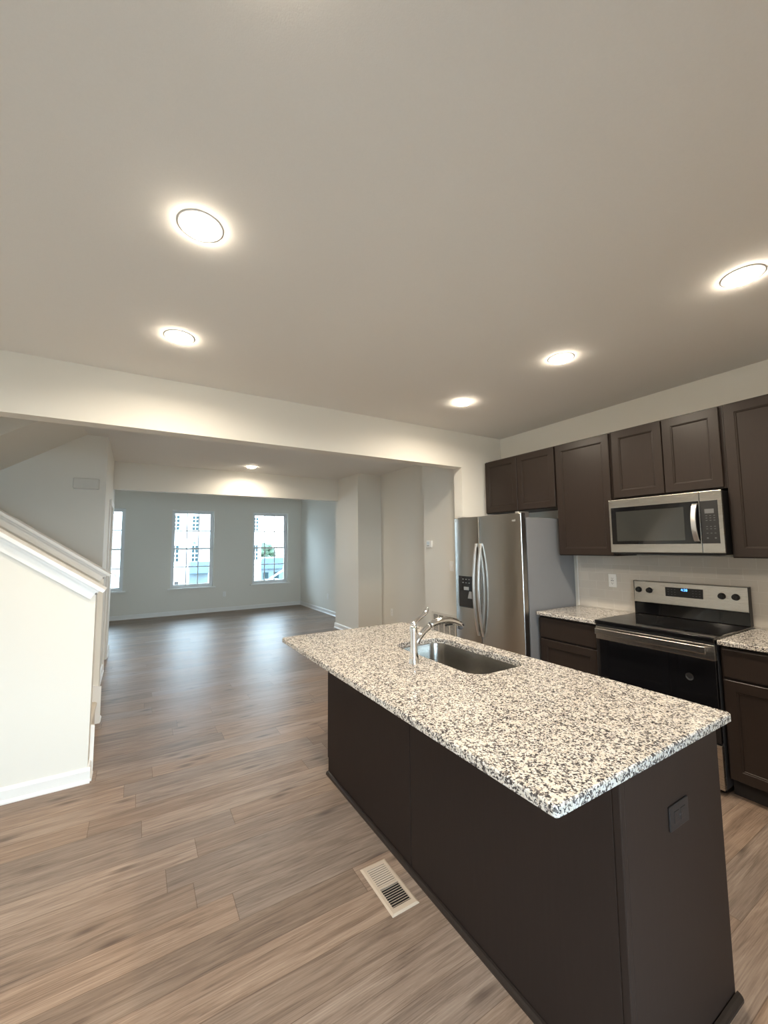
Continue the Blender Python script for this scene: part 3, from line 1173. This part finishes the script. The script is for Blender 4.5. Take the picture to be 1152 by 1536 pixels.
# ------------------------------------------------------------------ refrigerator
def text_mesh(name, s, size, loc, xdir, m, parent, depth=0.0006, center=True):
    cu = bpy.data.curves.new(name, 'FONT')
    cu.body = s
    cu.size = size
    cu.extrude = depth
    if center:
        cu.align_x = 'CENTER'
        cu.align_y = 'CENTER'
    o = bpy.data.objects.new(name, cu)
    COL.objects.link(o)
    dg = bpy.context.evaluated_depsgraph_get()
    me = bpy.data.meshes.new_from_object(o.evaluated_get(dg))
    bpy.data.objects.remove(o)
    X = Vector(xdir); Z = Vector((0, 0, 1)); Nn = X.cross(Z)
    M_ = Matrix((X, Z, Nn)).transposed().to_4x4()
    me.transform(Matrix.Translation(Vector(loc) - wloc(parent)) @ M_)
    me.materials.clear()
    me.materials.append(m)
    q = bpy.data.objects.new(name, me)
    COL.objects.link(q)
    q.parent = parent
    return q


FXD = 2.893
t = thing('refrigerator', 'stainless steel side-by-side refrigerator with ice dispenser', 'refrigerator', (3.25, 2.885, 0))
b = BM(); box(b, 2.985, 3.652, 2.446, 3.326, 0.03, 1.748, 0.004); obj('body', b, FRSIDE, t)
b = BM(); box(b, 2.962, 2.985, 2.458, 3.314, 0.06, 1.735); obj('door_gasket', b, BLKPL, t)
b = BM(); box(b, 2.93, 2.985, 2.46, 3.312, 0.0, 0.055, 0.003); obj('toe_grille', b, BLKPL, t)
for x in (3.05, 3.55):
    for y in (2.5, 3.27):
        b = BM(); lathe(b, (x, y, 0.0), [(0.02, 0.0), (0.02, 0.03)], n=12); obj('foot', b, BLKPL, t)


def fr_door(y0, y1, bow=0.012, hole=None):
    bb = BM()
    n_ = 24
    z0, z1 = 0.062, 1.786
    front = []
    for k in range(n_ + 1):
        s = k / n_
        y = y0 + (y1 - y0) * s
        x = FXD + bow * ((2 * s - 1) ** 2)
        front.append((x, y))
    front = [(front[0][0] + 0.004, y0)] + [(front[0][0], y0 + 0.004)] + front[1:-1] + [(front[-1][0], y1 - 0.004)] + [(front[-1][0] + 0.004, y1)]
    prof = [(2.962, y0 + 0.001)] + front + [(2.962, y1 - 0.001)]
    if hole is None:
        R = [[(x, y, z) for x, y in prof] for z in (z0, z0 + 0.004, z1 - 0.004, z1)]
        R[0] = [(x + (0.004 if i not in (0, len(prof) - 1) else 0), y, z0) for i, (x, y) in enumerate(prof)]
        R[3] = [(x + (0.004 if i not in (0, len(prof) - 1) else 0), y, z1) for i, (x, y) in enumerate(prof)]
        loops(bb, R)
        for f in bb.faces:
            if len(f.verts) == 4:
                f.smooth = True
    return bb


SPL = 2.966
d1 = obj('door', fr_door(2.442, SPL - 0.003), STEELF, t)
d2 = obj('door', fr_door(SPL + 0.003, 3.330), STEELF, t)
for dd in (d1, d2):
    dd.data.set_sharp_from_angle(angle=math.radians(20))


def fr_handle(yc):
    bb = BM()
    n_ = 16
    rings = []
    for k in range(n_ + 1):
        s = k / n_
        z = 0.615 + (1.517 - 0.615) * s
        xo = FXD - 0.004 - 0.052 * math.sin(math.pi * s) ** 0.8 if 0 < k < n_ else FXD - 0.004
        wd = 0.0125
        th = 0.016
        rings.append([(xo, yc - wd + 0.003, z), (xo + 0.003, yc - wd, z), (xo + th, yc - wd, z), (xo + th, yc + wd, z), (xo + 0.003, yc + wd, z), (xo, yc + wd - 0.003, z)])
    loops(bb, rings)
    for f in bb.faces:
        f.smooth = True
    return bb


for dd, yc in ((d1, 2.935), (d2, 2.999)):
    fh = obj('handle', fr_handle(yc), STEELH, dd)
    fh.data.set_sharp_from_angle(angle=math.radians(35))
# ice and water dispenser on the narrow door
b = BM()
dy0, dy1, dz0, dz1 = 3.040, 3.266, 0.868, 1.186
xd = FXD + 0.001
loops(b, [rect(xd + 0.004, dy0, dy1, dz0, dz1), rect(xd - 0.003, dy0 + 0.002, dy1 - 0.002, dz0 + 0.002, dz1 - 0.002)], cap0=True)
dp = obj('dispenser', b, BLKGL, t)
b = BM(); box(b, xd - 0.0045, xd - 0.003, dy0 + 0.014, dy1 - 0.014, dz0 + 0.012, 1.040, 0.0005); obj('dispenser_recess', b, VOID, dp)
b = BM(); box(b, xd - 0.012, xd - 0.003, 3.112, 3.182, 1.045, 1.078, 0.003); obj('dispenser_spout', b, GREYPR, dp)
b = BM()
loops(b, [[(xd - 0.010, 3.075, 1.035), (xd - 0.010, 3.105, 1.035), (xd - 0.012, 3.125, 0.965), (xd - 0.012, 3.070, 0.965)], [(xd - 0.004, 3.075, 1.035), (xd - 0.004, 3.105, 1.035), (xd - 0.004, 3.125, 0.965), (xd - 0.004, 3.070, 0.965)]])
obj('dispenser_paddle', b, GREYPR, dp)
for i in range(2):
    for j in range(3):
        y = 3.10 + 0.045 * j
        z = 1.115 + 0.035 * i
        b = BM(); box(b, xd - 0.0036, xd - 0.0029, y, y + 0.018, z, z + 0.006); obj('button', b, GREYPR, dp)
text_mesh('logo_lettering', 'Whirlpool', 0.031, (FXD - 0.0006 + 0.006, 2.563, 1.722), (0, -1, 0), SLVPR, d1)
for y in (2.50, 3.27):
    b = BM(); box(b, 2.925, 3.06, y - 0.022, y + 0.022, 1.7865, 1.802, 0.004); box(b, 2.985, 3.06, y - 0.022, y + 0.022, 1.748, 1.7875, 0.001); obj('hinge_cover', b, STEELH, t)

# ------------------------------------------------------------------ microwave
MX = 3.275
my0, my1, mz0, mz1 = 1.114, 1.862, 1.434, 1.852
SPM = 1.239
t = thing('microwave', 'stainless over-the-range microwave with black glass door', 'microwave', (3.47, 1.49, 1.43))
b = BM(); box(b, MX + 0.022, 3.66, my0 + 0.004, my1 - 0.004, mz0 - 0.012, mz1 - 0.002, 0.003); obj('body', b, BLKPL, t)
b = BM(); box(b, MX, MX + 0.0215, SPM + 0.0015, my1, mz0, mz1, 0.0025); md = obj('door', b, STEEL, t)
b = BM(); box(b, MX - 0.0015, MX + 0.004, 1.285 - 0.04, my1 - 0.016, 1.497, 1.789, 0.0012); obj('door_glass', b, BLKGL, md)
b = BM(); box(b, MX - 0.0022, MX - 0.0012, 1.335, my1 - 0.056, 1.522, 1.755); obj('window_mesh', b, MWGL, md)
b = BM()
rings = []
for k in range(29):
    s = k / 28
    z = 1.512 + (1.772 - 1.512) * s
    xo = MX - 0.012 - 0.040 * math.sin(math.pi * s) ** 0.7 if 0 < k < 28 else MX - 0.010
    rings.append([(xo, 1.252, z), (xo + 0.003, 1.249, z), (xo + 0.011, 1.249, z), (xo + 0.011, 1.279, z), (xo + 0.003, 1.279, z), (xo, 1.276, z)])
loops(b, rings)
box(b, MX - 0.012, MX, 1.254, 1.274, 1.515, 1.530); box(b, MX - 0.012, MX, 1.254, 1.274, 1.754, 1.769)
for f in b.faces:
    f.smooth = True
mh = obj('handle', b, STEELH, md)
mh.data.set_sharp_from_angle(angle=math.radians(35))
b = BM(); box(b, MX, MX + 0.0215, my0, SPM - 0.0015, mz0, mz1, 0.0025); cp = obj('control_panel', b, STEEL, t)
b = BM(); box(b, MX - 0.0015, MX + 0.004, 1.137, SPM - 0.002, 1.498, 1.787, 0.0012); obj('keypad', b, BLKPL, cp)
b = BM(); box(b, MX - 0.0022, MX - 0.0012, 1.160, 1.212, 1.700, 1.730); obj('display', b, DIMPR, cp)
for j, z in enumerate((1.683, 1.667, 1.651, 1.61, 1.594, 1.565)):
    for y in (1.204, 1.182, 1.160):
        b = BM(); box(b, MX - 0.0019, MX - 0.0013, y - 0.005, y + 0.005, z, z + 0.0035); obj('button', b, DIMPR, cp)
for y in (1.204, 1.160):
    b = BM(); box(b, MX - 0.0019, MX - 0.0013, y - 0.005, y + 0.005, 1.530, 1.538); obj('button', b, DIMPR, cp)
b = BM(); box(b, MX + 0.04, 3.62, my0 + 0.05, my1 - 0.05, mz0 - 0.018, mz0 - 0.012, 0.001); obj('vent_filter', b, DKGREY, t)

# ------------------------------------------------------------------ range
t = thing('range', 'freestanding stainless electric range with black glass cooktop', 'range', (3.3, 1.495, 0))
ry0, ry1 = 1.117, 1.873
b = BM(); box(b, 3.052, 3.648, ry0 + 0.003, ry1 - 0.003, 0.035, 0.898, 0.002); obj('body', b, DKGREY, t)
for x in (3.10, 3.60):
    for y in (ry0 + 0.04, ry1 - 0.04):
        b = BM(); lathe(b, (x, y, 0), [(0.018, 0), (0.018, 0.035)], n=12); obj('foot', b, BLKPL, t)
b = BM(); box(b, 3.012, 3.600, ry0, ry1, 0.898, 0.926, 0.005); obj('cooktop', b, BLKGL, t)
b = BM(); box(b, 3.026, 3.052, ry0 + 0.004, ry1 - 0.004, 0.880, 0.898); obj('front_rail', b, BLKPL, t)
b = BM(); box(b, 3.022, 3.0515, ry0 + 0.003, ry1 - 0.003, 0.302, 0.786, 0.003); od = obj('oven_door', b, BLKGL, t)
b = BM(); box(b, 3.0205, 3.0515, ry0 + 0.003, ry1 - 0.003, 0.7865, 0.878, 0.002); obj('door_top_trim', b, STEEL, od)
b = BM()
box(b, 2.974, 2.988, ry0 + 0.034, ry1 - 0.022, 0.826, 0.871, 0.004)
for y in (ry0 + 0.055, ry1 - 0.055):
    box(b, 2.987, 3.021, y - 0.014, y + 0.014, 0.836, 0.861, 0.002)
obj('handle', b, STEEL, od)
b = BM(); lathe(b, (3.022, 1.264, 0.659), [(0.0235, 0.0), (0.0235, -0.0012), (0.019, -0.0014), (0.019, -0.0010), (0.012, -0.0012)], axis='x'); obj('badge', b, BLKPL, od)
b = BM(); box(b, 3.0215, 3.0515, ry0 + 0.003, ry1 - 0.003, 0.036, 0.292, 0.003); obj('drawer', b, STEEL, t)
# backguard
b = BM()
pz = [(3.600, 0.926), (3.596, 0.93), (3.612, 1.020), (3.648, 1.020), (3.648, 0.926)]
loops(b, [[(x, ry0 + 0.004, z) for x, z in pz], [(x, ry1 - 0.004, z) for x, z in pz]])
bg = obj('backguard', b, BLKGL, t)
b = BM()
pz = [(3.598, 1.0205), (3.596, 1.024), (3.606, 1.188), (3.612, 1.193), (3.640, 1.193), (3.640, 1.0205)]
loops(b, [[(x, ry0 + 0.004, z) for x, z in pz], [(x, ry1 - 0.004, z) for x, z in pz]])
cpn = obj('control_panel', b, STEEL, t)
for y0, y1 in ((ry0, ry0 + 0.0035), (ry1 - 0.0035, ry1)):
    b = BM(); box(b, 3.600, 3.650, y0, y1, 0.926, 1.194, 0.001); obj('side_cap', b, BLKPL, bg)
def gxz(z):
    return 3.596 + (z - 1.024) * 0.010 / 0.164
b = BM()
loops(b, [rect(gxz(1.12) - 0.0022, 1.381, 1.633, 1.085, 1.156), rect(gxz(1.12) + 0.004, 1.381, 1.633, 1.085, 1.156)])
dsp = obj('display', b, BLKPL, t)
text_mesh('clock_lettering', '4:28', 0.026, (gxz(1.12) - 0.0028, 1.502, 1.141), (0, -1, 0), CLOCK, dsp)
for z in (1.138, 1.119, 1.100):
    for y in (1.612, 1.588, 1.566, 1.445, 1.424, 1.402):
        b = BM(); box(b, gxz(1.12) - 0.0027, gxz(1.12) - 0.0020, y - 0.005, y + 0.005, z, z + 0.003); obj('button', b, DIMPR, dsp)
for yk in (1.833, 1.751, 1.268, 1.188):
    b = BM()
    lathe(b, (gxz(1.12), yk, 1.120), [(0.0235, 0.0), (0.0235, -0.003), (0.021, -0.006), (0.0195, -0.020), (0.0175, -0.024), (0.010, -0.0245)], axis='x', n=24)
    kb = obj('knob', b, BLKPL, t)
    b = BM(); box(b, gxz(1.12) - 0.030, gxz(1.12) - 0.022, yk - 0.004, yk + 0.004, 1.104, 1.136, 0.002); obj('knob_grip', b, BLKPL, kb)

# ------------------------------------------------------------------ recessed lights
def downlight(x, y, label):
    t = thing('recessed_light', label, 'ceiling light', (x, y, H), 'recessed ceiling lights')
    b = BM()
    lathe(b, (x, y, H), [(0.084, 0.0), (0.084, -0.0015), (0.078, -0.003), (0.064, -0.0032), (0.0600, -0.003), (0.0600, -0.001)], n=40)
    obj('trim_ring', b, WHTPL, t)
    b = BM(); lathe(b, (x, y, H), [(0.0590, -0.0012), (0.0590, -0.013), (0.0575, -0.0165)], n=32); obj('lens', b, LENS, t)
    l = bpy.data.lights.new('lamp', 'AREA')
    l.shape = 'DISK'
    l.size = 0.114
    l.energy = LAMP_W
    l.color = LAMP_COL
    l.spread = math.radians(164)
    o = bpy.data.objects.new('lamp', l)
    COL.objects.link(o)
    o.parent = t
    o.location = (0, 0, -0.0175)
    return t


a0 = downlight(0.169, 1.640, 'lit recessed ceiling light, largest of those over the stair side of the kitchen')
copy_thing(a0, (0.172, 2.612, H), 'lit recessed ceiling light nearest the header on the stair side')
copy_thing(a0, (2.400, 0.668, H), 'lit recessed ceiling light at the photo edge, over the range side')
copy_thing(a0, (2.407, 1.637, H), 'lit recessed ceiling light, middle of the row over the range side')
copy_thing(a0, (2.408, 2.607, H), 'lit recessed ceiling light closest to the refrigerator')
copy_thing(a0, (1.483, 6.422, H), 'small lit recessed light in the hallway ceiling beyond the header')
copy_thing(a0, (0.169, 0.668, H), 'lit recessed ceiling light above the camera, out of the photo')

# ------------------------------------------------------------------ outdoors
b = BM()
box(b, -60, 70, 10.9, 120, -4.7, -4.6)
box(b, -60, 70, -60, -2.2, -4.7, -4.6)
struct('ground', b, DIRT)

t = thing('apartment_building', 'white wrapped building under construction across the street', 'building', (-5, 40, -4.6))
b = BM(); box(b, -32, 10.3, 40, 50, -4.6, 11.5); obj('wall', b, WRAP, t)
cols = [(2.62, 3.12), (4.18, 4.66), (9.56, 9.95), (-5.9, -5.4), (-7.5, -7.0), (-12.6, -12.1), (-14.2, -13.7)]
for x0, x1 in cols:
    for zc, hh in ((3.70, 1.25), (1.0, 1.4), (6.6, 1.4)):
        b = BM(); box(b, x0 - 0.05, x1 + 0.05, 39.93, 40.05, zc - hh / 2 - 0.05, zc + hh / 2 + 0.05); f = obj('window', b, EXTWHT, t)
        b = BM()
        xm = (x0 + x1) / 2
        for xa, xb in ((x0, xm - 0.03), (xm + 0.03, x1)):
            for za, zb in ((zc - hh / 2, zc - 0.05), (zc + 0.05, zc + hh / 2)):
                box(b, xa, xb, 39.90, 39.94, za, (za + zb) / 2 - 0.03)
                box(b, xa, xb, 39.90, 39.94, (za + zb) / 2 + 0.03, zb)
        obj('pane', b, EXTDARK, f)
b = BM(); box(b, 3.95, 5.58, 38.6, 40, -0.75, 0.28, 0.05); obj('porch_roof', b, EXTBLUE, t)
b = BM(); box(b, 4.0, 5.5, 39.4, 40, -4.6, -0.75); obj('porch_wall', b, EXTGREY, t)
b = BM(); box(b, 2.88, 3.18, 39.9, 40.02, -1.9, -1.42); obj('meter_box', b, EXTBRN, t)

t = thing('house', 'grey house under construction seen through the right-hand window', 'building', (20, 72, -4.6))
b = BM(); box(b, 17.5, 24.0, 70, 78, -4.6, -2.2); obj('wall', b, EXTGREY, t)
b = BM()
rf = [(17.0, -2.2), (24.5, -2.2), (23.0, -0.4), (18.2, -0.4)]
loops(b, [[(x, 69.6, z) for x, z in rf], [(x, 78.4, z) for x, z in rf]])
obj('roof', b, EXTBLUE, t)
for x in (18.4, 20.2, 22.0):
    b = BM(); box(b, x, x + 0.9, 69.95, 70.02, -3.9, -2.8); obj('window', b, EXTDARK, t)

t = thing('construction_lift', 'boom lift parked in front of the grey house', 'machine', (17.5, 62, -4.6))
b = BM(); box(b, 16.6, 18.6, 61, 62.4, -4.2, -3.3, 0.1); obj('chassis', b, ORANGE, t)
for x in (16.95, 18.25):
    for y in (61.0, 62.25):
        b = BM(); lathe(b, (x, y, -4.2), [(0.2, 0), (0.4, 0.02), (0.4, 0.2), (0.2, 0.22)], axis='y', n=18); obj('wheel', b, BLKPL, t)
b = BM(); tube(b, [(17.2, 61.7, -3.3), (19.6, 61.7, -1.9)], 0.14, n=8); obj('boom', b, EXTWHT, t)
b = BM(); box(b, 19.3, 20.2, 61.3, 62.1, -2.1, -1.5, 0.03); obj('basket', b, ORANGE, t)


def tree(x, y, h, r, label, seed):
    rnd = random.Random(seed)
    t = thing('tree', label, 'tree', (x, y, -4.6), 'trees beyond the building site')
    b = BM(); tube(b, [(x, y, -4.6), (x + 0.1, y, -4.6 + h * 0.6)], [0.25, 0.12], n=8); obj('trunk', b, BARK, t)
    b = BM()
    for k in range(26):
        a = rnd.uniform(0, 6.283); rr = r * rnd.random() ** 0.5; zz = rnd.uniform(0.35, 0.95) * h
        fall = 1 - abs(zz / h - 0.6) * 1.2
        s = rnd.uniform(0.5, 0.9) * r * 0.5
        mtx = Matrix.Translation((x + rr * fall * math.cos(a), y + rr * fall * math.sin(a), -4.6 + zz)) @ Matrix.Diagonal((s, s, s * 0.8, 1))
        g = bmesh.ops.create_icosphere(b, subdivisions=2, radius=1.0, matrix=mtx)
        for v in g['verts']:
            v.co += Vector((rnd.uniform(-1, 1), rnd.uniform(-1, 1), rnd.uniform(-1, 1))) * 0.12 * s
    obj('foliage', b, LEAF, t)
    return t


tree(23.2, 92, 6.9, 2.6, 'green tree beyond the grey house', 1)
tree(27.5, 104, 7.4, 3.0, 'taller green tree beyond the grey house, next to the window edge', 2)
tree(33.5, 94, 7.2, 2.8, 'green tree beyond the grey house, partly behind the window frame', 3)
